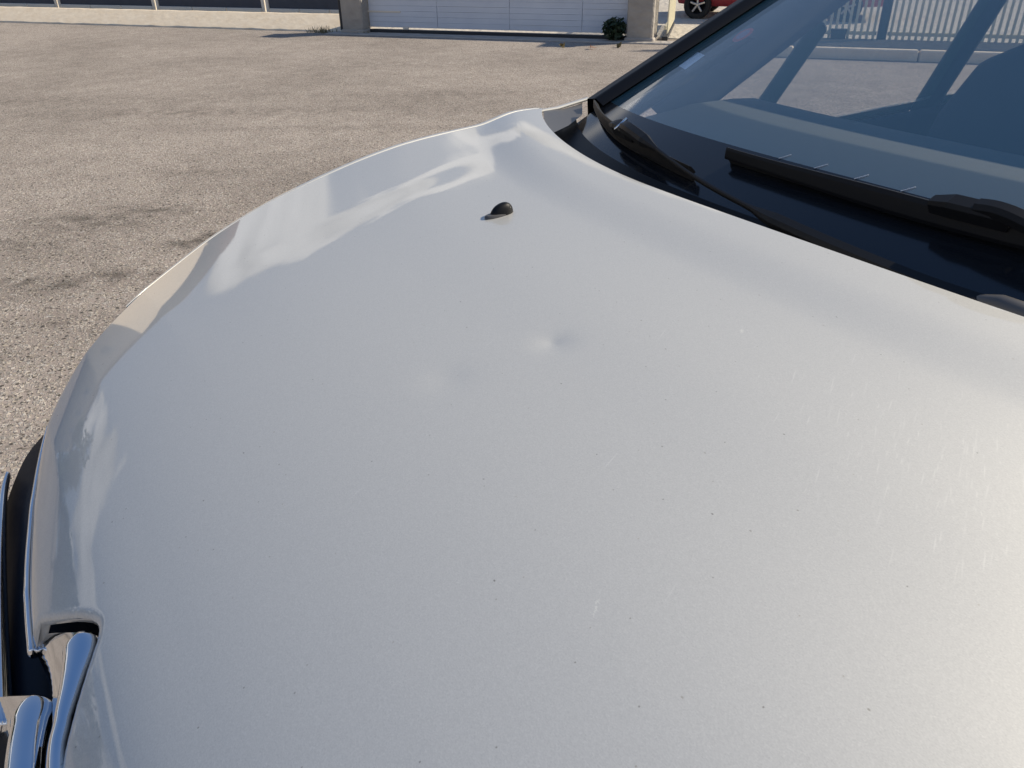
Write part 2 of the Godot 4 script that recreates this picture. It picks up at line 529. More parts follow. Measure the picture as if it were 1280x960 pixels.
func asphalt_material() -> StandardMaterial3D:
	rng.seed = 5
	var w := 2048
	var img := Image.create(w, w, false, Image.FORMAT_RGB8)
	var hgt := Image.create(w, w, false, Image.FORMAT_RGB8)
	img.fill(Color(0.415, 0.352, 0.305).linear_to_srgb())
	hgt.fill(Color(0.3, 0.3, 0.3))
	for k in 150000:
		var x := rng.randi_range(0, w - 1); var y := rng.randi_range(0, w - 1)
		var s := rng.randi_range(2, 6)
		if rng.randf() < 0.12: s = rng.randi_range(6, 9)
		var v := rng.randf()
		var t := 0.21 + 0.44 * v
		if rng.randf() < 0.03: t = 0.70
		if rng.randf() < 0.10: t = 0.11
		var warm := rng.randf_range(0.70, 0.87)
		var c := Color(t, t * lerp(warm, 1.0, 0.55), t * warm * 0.98).linear_to_srgb()
		var h := Color.WHITE * (0.3 + 0.5 * v)
		# a pebble: two crossed slabs of unequal size
		var e := maxi(1, s - rng.randi_range(1, 3))
		var off := rng.randi_range(0, 1)
		for q in [Rect2i(x, y + off, s, e), Rect2i(x + (s - e) / 2 + off, y - (s - e) / 2 - 1 + off, maxi(1, e - 1), s + 1)]:
			img.fill_rect(q, c)
			hgt.fill_rect(q, h)
	var nm := hgt.duplicate()
	nm.convert(Image.FORMAT_RGBA8)
	nm.bump_map_to_normal_map(4.0)
	# worn and stained patches over 40 m, multiplied in; the map's middle is x = 5, z = -10
	var W2 := 1024
	var st := Image.create(W2, W2, false, Image.FORMAT_RGB8)
	var f := FastNoiseLite.new(); f.seed = 3; f.frequency = 0.012; f.fractal_octaves = 5
	var f2 := FastNoiseLite.new(); f2.seed = 9; f2.frequency = 0.05; f2.fractal_octaves = 3
	var data := PackedByteArray(); data.resize(W2 * W2 * 3)
	var spots := []   # x, z, rx, rz, dark
	for s in [[-0.72, -4.62, 0.42, 0.14, 0.42], [-0.36, -4.66, 0.26, 0.10, 0.40], [-1.3, -4.5, 0.5, 0.16, 0.34], [-0.30, -3.88, 0.13, 0.07, 0.62], [-0.16, -3.96, 0.07, 0.05, 0.55], [-1.10, -3.72, 0.34, 0.08, 0.42], [-0.72, -3.60, 0.28, 0.06, 0.36], [-1.5, -3.9, 0.4, 0.12, 0.3],
			[-1.6, -3.1, 0.4, 0.12, 0.22], [-0.95, -3.05, 0.3, 0.08, 0.22], [0.3, -5.3, 0.7, 0.2, 0.14], [0.8, -7.6, 2.2, 0.22, 0.20], [3.0, -7.2, 1.8, 0.18, 0.17], [1.4, -6.3, 1.6, 0.13, 0.14], [-1.0, -9.6, 2.0, 0.3, 0.18], [3.4, -9.4, 1.6, 0.35, 0.14], [5.0, -6.4, 1.2, 0.2, 0.14]]:
		spots.append(s)
	for yy in W2:
		for xx in W2:
			var X := (float(xx) / W2 - 0.5) * 40.0 + 5.0
			var Z := (float(yy) / W2 - 0.5) * 40.0 - 10.0
			var v := 0.90 + 0.22 * f.get_noise_2d(xx, yy) + 0.12 * f2.get_noise_2d(xx * 2.0, yy * 2.0)
			if X < 8.0 and X > -4.0 and Z > -12.0:
				for s in spots:
					# long axes lie across the view, turned 32 degrees
					var dx: float = X - s[0]; var dz: float = Z - s[1]
					var a := dx * 0.848 + dz * 0.53; var b := -dx * 0.53 + dz * 0.848
					var q: float = a * a / (s[2] * s[2]) + b * b / (s[3] * s[3])
					if q < 6.0: v *= 1.0 - s[4] * exp(-q) * clampf(0.75 + 1.6 * f2.get_noise_2d(xx * 5.0, yy * 5.0), 0.0, 1.5)
			v = clamp(v, 0.0, 1.0)
			var i := (yy * W2 + xx) * 3
			var b8 := int(pow(v, 1.0 / 2.2) * 255.0)
			data[i] = b8; data[i + 1] = int(b8 * 0.995); data[i + 2] = int(b8 * 0.985)
	st.set_data(W2, W2, false, Image.FORMAT_RGB8, data)
	var m := StandardMaterial3D.new()
	m.albedo_texture = tex(img)
	m.uv1_scale = Vector3(1, 1, 1)
	m.roughness = 0.92
	m.metallic_specular = 0.25
	m.normal_enabled = true
	m.normal_texture = tex(nm)
	m.normal_scale = 0.9
	m.detail_enabled = true
	m.detail_blend_mode = BaseMaterial3D.BLEND_MODE_MUL
	m.detail_uv_layer = BaseMaterial3D.DETAIL_UV_2
	m.detail_albedo = tex(st)
	return m

# ------------------------------------------------------------------ the place
func _ready() -> void:
	rng.seed = 1
	set_camera()
	set_sky()
	make_materials()
	outlines()
	ground()
	street_wall()
	reflected_street()
	red_car()
	parked_car()
	litter()

func set_camera() -> void:
	var cam := Camera3D.new()
	cam.name = "camera"
	var yaw := deg_to_rad(32.0); var pitch := deg_to_rad(30.0); var roll := deg_to_rad(0.8)
	var fwd := Vector3(sin(yaw) * cos(pitch), -sin(pitch), -cos(yaw) * cos(pitch))
	var right := Vector3(cos(yaw), 0, sin(yaw))
	var up := right.cross(fwd)
	var r2 := right * cos(roll) - up * sin(roll)
	var u2 := up * cos(roll) + right * sin(roll)
	cam.transform = Transform3D(Basis(r2, u2, -fwd), Vector3(-1.014, 1.5, 0.665))
	cam.fov = rad_to_deg(2.0 * atan(480.0 / 984.0))
	cam.near = 0.05
	cam.far = 1500.0
	add_child(cam)
	cam.current = true

func set_sky() -> void:
	var we := WorldEnvironment.new()
	we.name = "world_environment"
	var env := Environment.new()
	env.background_mode = Environment.BG_SKY
	env.tonemap_mode = Environment.TONE_MAPPER_LINEAR
	env.tonemap_exposure = 1.05
	env.sdfgi_enabled = true
	env.ssao_enabled = true
	env.ssil_enabled = true
	var sky := Sky.new()
	var pano := PanoramaSkyMaterial.new()
	pano.panorama = sky_image()
	sky.sky_material = pano
	env.sky = sky
	env.background_energy_multiplier = 1.0
	we.environment = env
	add_child(we)
	var sun := DirectionalLight3D.new()
	sun.name = "sun"
	var az := deg_to_rad(106.0); var el := deg_to_rad(34.0)
	var to := Vector3(cos(el) * sin(az), sin(el), -cos(el) * cos(az))
	sun.light_energy = 1.6
	sun.light_color = Color(1.0, 0.955, 0.88)
	sun.light_angular_distance = 0.5
	sun.shadow_enabled = true
	add_child(sun)
	sun.look_at_from_position(to * 50.0, Vector3.ZERO, Vector3.UP)

func sky_image() -> ImageTexture:
	var w := 1400; var h := 700
	var img := Image.create(w, h, false, Image.FORMAT_RGBF)
	var f := FastNoiseLite.new(); f.seed = 850; f.frequency = 3.0; f.fractal_octaves = 6; f.fractal_gain = 0.55
	var f2 := FastNoiseLite.new(); f2.seed = 1850; f2.frequency = 1.5; f2.fractal_octaves = 2
	var data := PackedFloat32Array(); data.resize(w * h * 3)
	for y in h:
		var el := 90.0 - 180.0 * (y + 0.5) / h
		var e: float = max(el, 0.0)
		var t: float = pow(1.0 - e / 90.0, 2.3)
		var base := Vector3(0.072, 0.150, 0.335).lerp(Vector3(0.26, 0.335, 0.46), t)
		if el < 0.0: base = Vector3(0.25, 0.23, 0.21)
		for x in w:
			var c := base
			if el > 0.0 and el < 40.0:
				var az := TAU * ((x + 0.5) / w - 0.5)
				var d := Vector3(sin(az), sin(deg_to_rad(el)) * 2.6, -cos(az))
				var env: float = sm(3.0, 8.0, el) * (1.0 - 2.8 * sm(15.0, 25.0, el))
				var v := f.get_noise_3dv(d) + 0.55 * f2.get_noise_3dv(d * 1.0)
				var k := sm(0.03, 0.24, v + 0.34 * env - 0.20)
				if k > 0.0:
					var v2 := f.get_noise_3dv(d + Vector3(0.08, 0.05, 0.05))
					var body: Vector3 = Vector3(0.86, 0.84, 0.82) * (0.90 + 0.9 * clamp(v - v2, -0.4, 0.4))
					c = c.lerp(body, k * 0.92)
			var i := (y * w + x) * 3
			data[i] = c.x; data[i + 1] = c.y; data[i + 2] = c.z
	img.set_data(w, h, false, Image.FORMAT_RGBF, data.to_byte_array())
	return ImageTexture.create_from_image(img)

func ground() -> void:
	var am := asphalt_material()
	var v := PackedVector3Array(); var n := PackedVector3Array(); var uv := PackedVector2Array(); var uv2 := PackedVector2Array(); var idx := PackedInt32Array()
	var ticks := [-700.0, -300.0, -100.0, -40.0, -20.0, -10.0, 0.0, 10.0, 20.0, 40.0, 100.0, 300.0, 700.0]
	for x in ticks:
		for z in ticks:
			v.append(Vector3(x, 0, z)); n.append(Vector3.UP)
			uv.append(Vector2(x, z) / 3.2)
			uv2.append(Vector2((x - 5.0) / 40.0 + 0.5, (z + 10.0) / 40.0 + 0.5))
	var c := ticks.size()
	for i in c - 1:
		for j in c - 1:
			idx.append_array([i * c + j, (i + 1) * c + j, (i + 1) * c + j + 1, i * c + j, (i + 1) * c + j + 1, i * c + j + 1])
	var a := []; a.resize(Mesh.ARRAY_MAX)
	a[Mesh.ARRAY_VERTEX] = v; a[Mesh.ARRAY_NORMAL] = n; a[Mesh.ARRAY_TEX_UV] = uv; a[Mesh.ARRAY_TEX_UV2] = uv2; a[Mesh.ARRAY_INDEX] = idx
	var mesh := ArrayMesh.new()
	mesh.add_surface_from_arrays(Mesh.PRIMITIVE_TRIANGLES, a)
	var o := put(mesh, "asphalt_ground", am)
	o.set_meta("kind", "structure")
	o.set_meta("label", "worn pinkish grey asphalt of the parking lot")

const WALL_O := Vector3(7.26, 0, -9.75)
var wall_b := Basis(Vector3(0.611, 0, 0.7916), Vector3.UP, Vector3(-0.7916, 0, 0.611))
func on_wall(a: float, y := 0.0, out := 0.0) -> Vector3: return WALL_O + wall_b * Vector3(a, y, out)

func street_wall() -> void:
	# concrete plinth of the left boundary, its face leaning back
	var t := thing("plinth_wall", "low cream rendered plinth under the dark blue panel fence", "wall", on_wall(-9.6), wall_b)
	var p := PackedVector3Array()
	for q in [Vector2(0.05, 0.0), Vector2(0.04, 0.03), Vector2(-0.48, 0.225), Vector2(-0.53, 0.238), Vector2(-0.72, 0.165), Vector2(-1.2, 0.16), Vector2(-1.2, 0.0)]:
		for j in 45:
			var a: float = lerp(-9.0, 5.02, j / 44.0)
			p.append(Vector3(a, q.y + 0.004 * sin(j * 2.7), q.x + 0.006 * sin(j * 1.9)))
	put(sheet(p, 7, 45, Vector3(0, 0.7, 0.7)), "plinth", M.cream_wall, t)
	# dark blue panels in cream frames
	var edges := [-18.4, -14.4, -11.92, -9.38, -6.80, -4.66]
	var notes := ["dark blue fence panel far left, cut by the picture corner", "dark blue fence panel in a cream frame at the left edge of the photo", "second dark blue fence panel beyond the left edge of the photo", "dark blue fence panel in a cream frame, middle one above the plinth", "dark blue fence panel in a cream frame next to the black post"]
	for i in 5:
		var a0: float = edges[i] + 0.02; var a1: float = edges[i + 1] - 0.02
		var wdt := a1 - a0
		var g := thing("fence_panel", notes[i], "fence panel", on_wall((a0 + a1) / 2, 0.165, -0.95), wall_b, "dark blue fence panels on the plinth")
		put(box_mesh(Vector3(0, 0.24, 0), Vector3(wdt - 0.12, 0.28, 0.02), 0.004), "panel_sheet", M.navy, g)
		for s in [-1.0, 1.0]:
			put(box_mesh(Vector3(s * (wdt / 2 - 0.03), 0.21, 0.0), Vector3(0.06, 0.42, 0.06), 0.006), "frame_post", M.cream_paint, g)
		var secs := 3
		for k in secs:
			var l := (wdt - 0.13) / secs
			put(box_mesh(Vector3(-wdt / 2 + 0.065 + l * (k + 0.5), 0.06, 0.01), Vector3(l - 0.012, 0.085, 0.06), 0.01), "bottom_rail", M.cream_paint, g)
		put(box_mesh(Vector3(0, 0.405, 0.0), Vector3(wdt - 0.13, 0.06, 0.06), 0.006), "top_rail", M.cream_paint, g)
	# black post
	var bp := thing("gate_post", "narrow black steel post against the left grey pillar", "post", on_wall(-4.60, 0, -0.02), wall_b)
	put(box_mesh(Vector3(0, 0.4, 0), Vector3(0.09, 0.8, 0.09), 0.006), "post_tube", M.dark_steel, bp)
	put(box_mesh(Vector3(0, 0.815, 0), Vector3(0.11, 0.03, 0.11), 0.006), "post_cap", M.dark_steel, bp)
	# pillars
	for i in 2:
		var c: float = [-4.33, 0.575][i]
		var w: float = [0.40, 0.40][i]
		var pl := thing("rendered_pillar", ["grey rendered pillar left of the white garage gate", "grey rendered pillar right of the white garage gate, beside the bush"][i], "pillar", on_wall(c), wall_b, "pillars of the white gate")
		put(box_mesh(Vector3(0, 0.42, -0.05), Vector3(w, 0.84, 0.4), 0.02), "shaft", M.grey_render, pl)
		put(box_mesh(Vector3(0, 0.88, -0.05), Vector3(w + 0.08, 0.08, 0.48), 0.015), "cap", M.concrete, pl)
		put(box_mesh(Vector3(0, 0.03, -0.05), Vector3(w + 0.05, 0.06, 0.45), 0.015), "foot", M.concrete, pl)
	# white sectional gate between the pillars
	var gt := thing("garage_gate", "wide white ribbed steel gate between two grey pillars", "gate", on_wall(-1.875), wall_b)
	var seams := [-4.12, -2.85, -1.58, -0.38, 0.365]
	for i in 4:
		var a0: float = seams[i] + 1.875; var a1: float = seams[i + 1] + 1.875
		var st := tool()
		var rows := 6
		for k in rows:
			var hh := 0.50 / rows
			cbox(st, Vector3((a0 + a1) / 2, 0.09 + hh * (k + 0.5), -0.10 + 0.004 * sin(i * 3.0 + k)), Vector3(a1 - a0 - 0.006, hh - 0.0015, 0.05), 0.0015)
		put(st.commit(), "gate_leaf", M.white_steel, gt)
	put(box_mesh(Vector3(0, 0.03, -0.08), Vector3(4.46, 0.06, 0.10), 0.01), "bottom_track", M.dark_steel, gt)
	put(box_mesh(Vector3(0.05, 0.635, -0.10), Vector3(4.46, 0.08, 0.12), 0.01), "top_rail", M.white_steel, gt)
	put(box_mesh(Vector3(-1.55, 0.085, -0.045), Vector3(0.10, 0.05, 0.04), 0.01), "latch", M.cream_paint, gt)
	put(box_mesh(Vector3(-1.95 , 0.33, -0.068), Vector3(0.62, 0.028, 0.012), 0.004), "scuffed_strip", M.cream_paint, gt)
	# concrete strip at the foot of gate and pillars
	var ap := put(box_mesh(Vector3(0, 0.004, 0), Vector3(5.9, 0.03, 0.34), 0.012), "gate_apron", M.concrete)
	ap.transform = Transform3D(wall_b, on_wall(-1.8, 0, 0.20))
	ap.set_meta("kind", "structure")
	var yd := put(box_mesh(Vector3.ZERO, Vector3(34.0, 0.03, 9.0), 0.01), "yard_pavement", rough_mat(Color(0.50, 0.45, 0.37), Color(0.62, 0.56, 0.46), 0.5, 61))
	yd.transform = Transform3D(wall_b, on_wall(6.0, 0.0, -4.85))
	yd.set_meta("kind", "structure")
	# bush
	bush("round dark green bush at the foot of the white gate beside the right pillar", on_wall(0.19, 0, 0.12), 0.18, 0.33, 420, 3)
	# picket fences: one leaf swung inwards, one run along the street
	picket("cream picket gate leaf swung inwards beside the right pillar", on_wall(0.92, 0.06, -0.10), Basis(Vector3.UP, deg_to_rad(97.0)) * wall_b, 2.2, 0, "gate")
	picket("long cream picket fence seen through the windscreen, beyond the dark post", on_wall(4.02, 0.06, -0.10), wall_b, 5.6, 0, "fence")
	picket("cream picket fence seen through the windscreen, nearer the open gateway", on_wall(2.30, 0.06, -0.10), wall_b, 1.58, 0, "fence")
	var dp := thing("dark_post", "dark square fence post between two runs of cream pickets", "post", on_wall(3.95, 0, -0.08), wall_b)
	put(box_mesh(Vector3(0, 0.9, 0), Vector3(0.12, 1.8, 0.12), 0.008), "post_tube", M.dark_steel, dp)
	put(box_mesh(Vector3(0, 1.815, 0), Vector3(0.15, 0.03, 0.15), 0.008), "post_cap", M.dark_steel, dp)
	var kb := thing("junction_box", "small dark steel box on the pavement before the picket fence", "box", on_wall(3.38, 0, 0.02), wall_b)
	put(box_mesh(Vector3(0, 0.11, 0), Vector3(0.20, 0.22, 0.12), 0.01), "cabinet", M.dark_steel, kb)
	put(box_mesh(Vector3(0, 0.225, 0), Vector3(0.22, 0.02, 0.14), 0.006), "lid", M.dark_steel, kb)
	# pavement with kerb in front of the picket fence
	var pv := put(box_mesh(Vector3.ZERO, Vector3(14.0, 0.16, 1.15), 0.015), "pavement", rough_mat(Color(0.12, 0.11, 0.10), Color(0.18, 0.17, 0.16), 0.7, 67))
	pv.transform = Transform3D(wall_b, on_wall(8.6, 0.03, 0.52))
	pv.set_meta("kind", "structure")
	var nth := ["first", "second", "third", "fourth", "fifth", "sixth"]
	for k in 6:
		var ks := thing("kerb_stone", "pale kerb stone by the picket fence, %s from the open gateway" % nth[k], "kerb stone", on_wall(2.1 + k * 1.5, 0.06, 1.17), wall_b, "kerb stones by the picket fence")
		put(box_mesh(Vector3.ZERO, Vector3(1.485, 0.14, 0.14), 0.015), "stone", M.cream_wall, ks)

func picket(label: String, at: Vector3, b: Basis, length: float, _k: int, cat: String) -> void:
	var t := thing("picket_" + cat, label, cat, at, b)
	for y in [0.12, 1.18]:
		put(box_mesh(Vector3(length / 2, y, 0), Vector3(length, 0.05, 0.04), 0.006), "rail", M.fence_cream, t)
	put(box_mesh(Vector3(length / 2, -0.03, 0), Vector3(length, 0.06, 0.09), 0.006), "floor_track", M.dark_steel, t)
	var n := int(length / 0.082)
	var m := box_mesh(Vector3.ZERO, Vector3(0.036, 1.32, 0.018), 0.003)
	for i in n:
		var o := put(m, "picket", M.fence_cream, t)
		o.position = Vector3(0.04 + i * (length - 0.08) / (n - 1), 0.70, 0.030)

func bush(label: String, at: Vector3, r: float, h: float, count: int, sd: int) -> void:
	rng.seed = sd
	var t := thing("bush", label, "bush", at)
	var stems := tool()
	for k in 7:
		var a := rng.randf() * TAU
		cbox(stems, Vector3(cos(a) * r * 0.25, h * 0.25, sin(a) * r * 0.25), Vector3(0.012, h * 0.5, 0.012), 0.002, Basis(Vector3(sin(a), 0, -cos(a)), 0.25))
	put(stems.commit(), "stem", M.bark, t)
	var st := tool()
	for k in count:
		var d := Vector3(rng.randfn(), rng.randfn(), rng.randfn()).normalized() * pow(rng.randf(), 0.4)
		var c := Vector3(d.x * r, h * 0.52 + d.y * h * 0.5, d.z * r)
		leaf(st, c, rng.randf_range(0.035, 0.06))
	put(st.commit(), "foliage", M.leaf, t, "stuff")

func leaf(st: SurfaceTool, c: Vector3, s: float) -> void:
	var b := Basis(Vector3(rng.randfn(), rng.randfn(), rng.randfn()).normalized(), rng.randf() * TAU)
	var p0 := c + b * Vector3(-s, 0, 0); var p1 := c + b * Vector3(0, s * 0.1, s * 0.45); var p2 := c + b * Vector3(s, 0, 0); var p3 := c + b * Vector3(0, s * 0.1, -s * 0.45)
	st.set_normal(b * Vector3.UP)
	for q in [p0, p2, p1, p0, p3, p2]: st.add_vertex(q)

# what stands further along the street: it shows only as reflections in the paint
func reflected_street() -> void:
	var o := on_wall(-36.0, 0, -9.0)
	var t := thing("cream_house", "long cream rendered house beyond the left boundary, seen mirrored in the bonnet edge", "house", o, wall_b)
	put(box_mesh(Vector3(0, 2.6, 0), Vector3(28.0, 5.2, 14.0), 0.03), "wall", M.cream_wall, t)
	var rf := PackedVector3Array()
	for q in [Vector2(7.5, 5.1), Vector2(7.4, 5.3), Vector2(0.0, 7.4), Vector2(-7.4, 5.3), Vector2(-7.5, 5.1)]:
		for j in 2: rf.append(Vector3([-14.4, 14.4][j], q.y, q.x))
	put(sheet(rf, 5, 2, Vector3.UP), "roof", M.roof_tile, t)
	for k in 6:
		var w := put(box_mesh(Vector3(-11.0 + k * 4.4, 3.2, 7.01), Vector3(1.2, 1.4, 0.08), 0.01), "window", M.cream_paint, t)
		put(box_mesh(Vector3(-11.0 + k * 4.4, 3.2, 7.055), Vector3(1.0, 1.2, 0.03), 0.006), "pane", M.dark_glass, w)
	var spots := [[-27.0, 6.0, 6.0], [-28.5, 10.5, 5.6], [-27.0, 14.5, 6.2], [-27.0, 19.0, 5.4], [-25.0, 23.5, 6.0], [-24.0, 28.0, 5.6]]
	for i in spots.size():
		var s: Array = spots[i]
		tree(["tallest dark tree along the street beyond the left edge", "broad dark tree along the street beyond the left edge", "dark tree at the street end beyond the left edge", "dark tree across the street beyond the left edge", "second dark tree across the street beyond the left edge", "last dark tree across the street beyond the left edge"][i], on_wall(s[0], 0, s[1]), s[2], 100 + i)

func tree(label: String, at: Vector3, h: float, sd: int) -> void:
	rng.seed = sd
	var t := thing("street_tree", label, "tree", at, Basis.IDENTITY, "trees along the street")
	put(tube(curve([Vector3(0, 0, 0), Vector3(0.1, h * 0.25, 0), Vector3(0.05, h * 0.6, 0.1)]), spread(13, 0.22, 0.06), spread(13, 0.22, 0.06), 10, Vector3.RIGHT), "trunk", M.bark, t)
	var st := tool()
	var lumps := []
	for k in 14: lumps.append([Vector3(rng.randf_range(-2.4, 2.4), rng.randf_range(0.22, 0.85) * h, rng.randf_range(-2.4, 2.4)), rng.randf_range(0.8, 1.4)])
	for k in 2600:
		var l = lumps[k % 14]
		var d := Vector3(rng.randfn(), rng.randfn(), rng.randfn()).normalized() * pow(rng.randf(), 0.5)
		leaf(st, l[0] + d * l[1], rng.randf_range(0.20, 0.34))
	put(st.commit(), "crown", M.leaf, t, "stuff")

func wheel(t: Node3D, at: Vector3, r: float, side: float) -> void:
	var w := Node3D.new(); w.name = "wheel"; t.add_child(w, true); w.position = at
	var prof := [Vector2(0.62, 0.09), Vector2(0.68, 0.105), Vector2(0.9, 0.11), Vector2(0.985, 0.095), Vector2(1.0, 0.06), Vector2(1.0, -0.06), Vector2(0.985, -0.095), Vector2(0.9, -0.11), Vector2(0.62, -0.1)]
	var p := PackedVector3Array()
	for q in prof:
		for k in 33: p.append(Vector3(cos(TAU * k / 32) * q.x * r, sin(TAU * k / 32) * q.x * r, q.y * side))
	put(sheet(p, prof.size(), 33, Vector3(-1, 0, 0), true), "tyre", M.rubber, w)
	var st := tool()
	var disc := [Vector2(0.62, 0.085), Vector2(0.56, 0.09), Vector2(0.54, 0.02), Vector2(0.05, 0.0)]
	p = PackedVector3Array()
	for q in disc:
		for k in 33: p.append(Vector3(cos(TAU * k / 32) * q.x * r, sin(TAU * k / 32) * q.x * r, q.y * side))
	put(sheet(p, 4, 33, Vector3(0, 0, side), true), "rim_barrel", M.black_plastic, w)
	for k in 5:
		var b := Basis(Vector3(0, 0, 1), TAU * k / 5)
		cbox(st, b * Vector3(0, 0.32 * r, 0) + Vector3(0, 0, 0.075 * side), Vector3(0.16 * r, 0.56 * r, 0.03), 0.01, b)
	cbox(st, Vector3(0, 0, 0.08 * side), Vector3(0.26 * r, 0.26 * r, 0.04), 0.015)
	put(st.commit(), "rim", M.rim, w)

func red_car() -> void:
	var hub := on_wall(0.90, 0, -3.5)
	# nose towards the left of the picture; wheel nearest the gateway is the front one
	var t := thing("red_car", "red car parked in the yard behind the picket gate", "car", hub + wall_b * Vector3(1.3, 0, -0.8), wall_b)
	var stations := [[-1.78, 0.42, 0.66, 0.62], [-1.68, 0.26, 0.80, 0.76], [-1.3, 0.22, 0.92, 0.84], [-0.8, 0.22, 0.98, 0.86], [0.2, 0.22, 1.0, 0.87], [1.2, 0.22, 1.02, 0.86], [1.9, 0.26, 1.0, 0.82], [2.1, 0.4, 0.92, 0.70]]
	var p := PackedVector3Array()
	for s in stations:
		for q in [Vector2(-0.9, s[1]), Vector2(-1.0, s[1] + 0.12), Vector2(-1.02, 0.62), Vector2(-0.96, s[2] - 0.06), Vector2(-0.86, s[2]), Vector2(0, s[2] + 0.03), Vector2(0.86, s[2]), Vector2(0.96, s[2] - 0.06), Vector2(1.02, 0.62), Vector2(1.0, s[1] + 0.12), Vector2(0.9, s[1])]:
			p.append(Vector3(s[0], q.y, q.x * s[3]))
	put(sheet(p, stations.size(), 11, Vector3.UP), "body", M.red_paint, t)
	for e in [0, 7]:
		var s = stations[e]
		put(box_mesh(Vector3(s[0], (s[1] + s[2]) / 2, 0), Vector3(0.06, s[2] - s[1], s[3] * 2 - 0.05), 0.02), "bumper", M.red_paint, t)
	var cab := [[-0.75, 0.99, 0.82, 0.02], [-0.1, 1.38, 0.66, 1.0], [0.9, 1.42, 0.66, 1.0], [1.75, 1.1, 0.78, 0.1]]
	p = PackedVector3Array()
	for s in cab:
		for q in [Vector2(-0.83, 0.97), Vector2(-s[2], s[1] - 0.05), Vector2(-s[2] + 0.1, s[1]), Vector2(s[2] - 0.1, s[1]), Vector2(s[2], s[1] - 0.05), Vector2(0.83, 0.97)]:
			p.append(Vector3(s[0], q.y, q.x))
	put(sheet(p, 4, 6, Vector3.UP), "cabin_glass", M.dark_glass, t)
	put(box_mesh(Vector3(0.4, 1.43, 0), Vector3(1.25, 0.05, 1.25), 0.02), "roof", M.red_paint, t)
	for side in [-1.0, 1.0]:
		for x in [-1.3, 1.3]: wheel(t, Vector3(x, 0.25, side * 0.80), 0.25, side)
		put(box_mesh(Vector3(-1.70, 0.66, side * 0.56), Vector3(0.10, 0.12, 0.28), 0.02), "headlight", M.rim, t)
		put(box_mesh(Vector3(-0.55, 1.0, side * 0.95), Vector3(0.12, 0.12, 0.16), 0.03), "mirror", M.red_paint, t)

func litter() -> void:
	# a few dry leaves blown to the gate, a weed tuft by the post, dry grass along the plinth
	var spots := [[0.10, 1.10, "orange dead leaf on the asphalt before the bush, the brightest one"], [-0.35, 1.02, "brown dead leaf on the asphalt left of the bush"], [0.42, 0.85, "dry leaf near the foot of the right grey pillar"]]
	rng.seed = 12
	for i in 3:
		var st := tool()
		for k in 3: leaf(st, Vector3(rng.randf_range(-0.03, 0.03), 0.02 + 0.008 * k, rng.randf_range(-0.03, 0.03)), 0.06)
		var t := thing("dead_leaf", spots[i][2], "leaf", on_wall(spots[i][0], 0.0, spots[i][1]), wall_b, "dead leaves by the gate")
		put(st.commit(), "blade", M.leaf_orange if i == 0 else M.leaf_dry, t)
	for s in [[-4.95, 0.16, 0.13, 60, "dry weed tuft at the right end of the cream plinth"], [-4.15, 0.14, 0.06, 26, "small weed at the left foot of the white gate"]]:
		var st := tool()
		for k in s[3]:
			var a := rng.randf() * TAU; var r: float = rng.randf() * s[2] * 1.6
			var h: float = s[2] * rng.randf_range(0.4, 1.0)
			var c := Vector3(cos(a) * r * 1.6, 0, sin(a) * r * 0.6)
			var tip := c + Vector3(rng.randf_range(-0.06, 0.06), h, rng.randf_range(-0.04, 0.04))
			st.set_normal(Vector3(0, 0.5, 0.8))
			for q in [c + Vector3(-0.008, 0, 0), tip, c + Vector3(0.008, 0, 0)]: st.add_vertex(q)
		var t := thing("weed_tuft", s[4], "weed", on_wall(s[0], 0.0, s[1]), wall_b)
		put(st.commit(), "blades", M.leaf_dry, t, "stuff")

# ------------------------------------------------------------------ the car
func parked_car() -> void:
	var car := thing("parked_car", "pale silver car with a dented bonnet, black wipers and chrome grille, filling the foreground", "car", CAR_AT)
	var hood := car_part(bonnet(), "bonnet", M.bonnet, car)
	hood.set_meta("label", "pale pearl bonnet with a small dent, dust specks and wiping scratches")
	# turned-down edge of the bonnet
	var lower := []; var inner := []
	for q in flange:
		var c := Vector3(-0.5, q.y, Z0)
		lower.append(q + Vector3(0, -0.004, 0) + (c - q).normalized() * 0.0005)
		inner.append(q + Vector3(0, -0.0045, 0) + (c - q).normalized() * 0.006)
	car_part(strip([flange, lower, inner], Vector3(-1, 0, 0)), "bonnet_edge", M.paint, hood)
	nozzle(Vector3(-0.440, 0, -0.273), hood)
	front_end(car)
	body_sides(car)
	screen(car)
	wipers(car)
	cabin(car)

func nozzle(at: Vector3, hood: Node3D) -> void:
	var y := bonnet_y(at.x, at.z)
	var p := PackedVector3Array()
	var nu := 12; var nv := 25
	# low teardrop: steep at the tail end, drawn out to a flat tongue at the nose
	for i in nu:
		var f := float(i) / (nu - 1)
		for k in nv:
			var a := TAU * k / (nv - 1)
			var rx: float = (0.017 if cos(a) > 0 else 0.021) * cos(f * PI / 2)
			var rz: float = 0.0095 * pow(cos(f * PI / 2), 0.8)
			var lift := 0.0195 * pow(sin(f * PI / 2), 0.85)
			p.append(Vector3(at.x + cos(a) * rx + 0.004 * f, y - 0.003 + lift, at.z + sin(a) * rz))
	var n := car_part(sheet(p, nu, nv, Vector3.UP, true), "washer_nozzle", M.black_plastic, hood)
	n.set_meta("label", "black plastic washer nozzle on the bonnet")
	var foot := PackedVector3Array()
	for i in 4:
		var f: float = [1.0, 0.95, 0.8, 0.01][i]
		for k in nv:
			var a := TAU * k / (nv - 1)
			foot.append(Vector3(at.x - 0.006 + cos(a) * 0.0245 * f, y - 0.001 + [0.0, 0.003, 0.004, 0.0042][i], at.z + 0.001 + sin(a) * 0.009 * f))
	car_part(sheet(foot, 4, nv, Vector3.UP, true), "nozzle_foot", M.grey_plastic, hood)

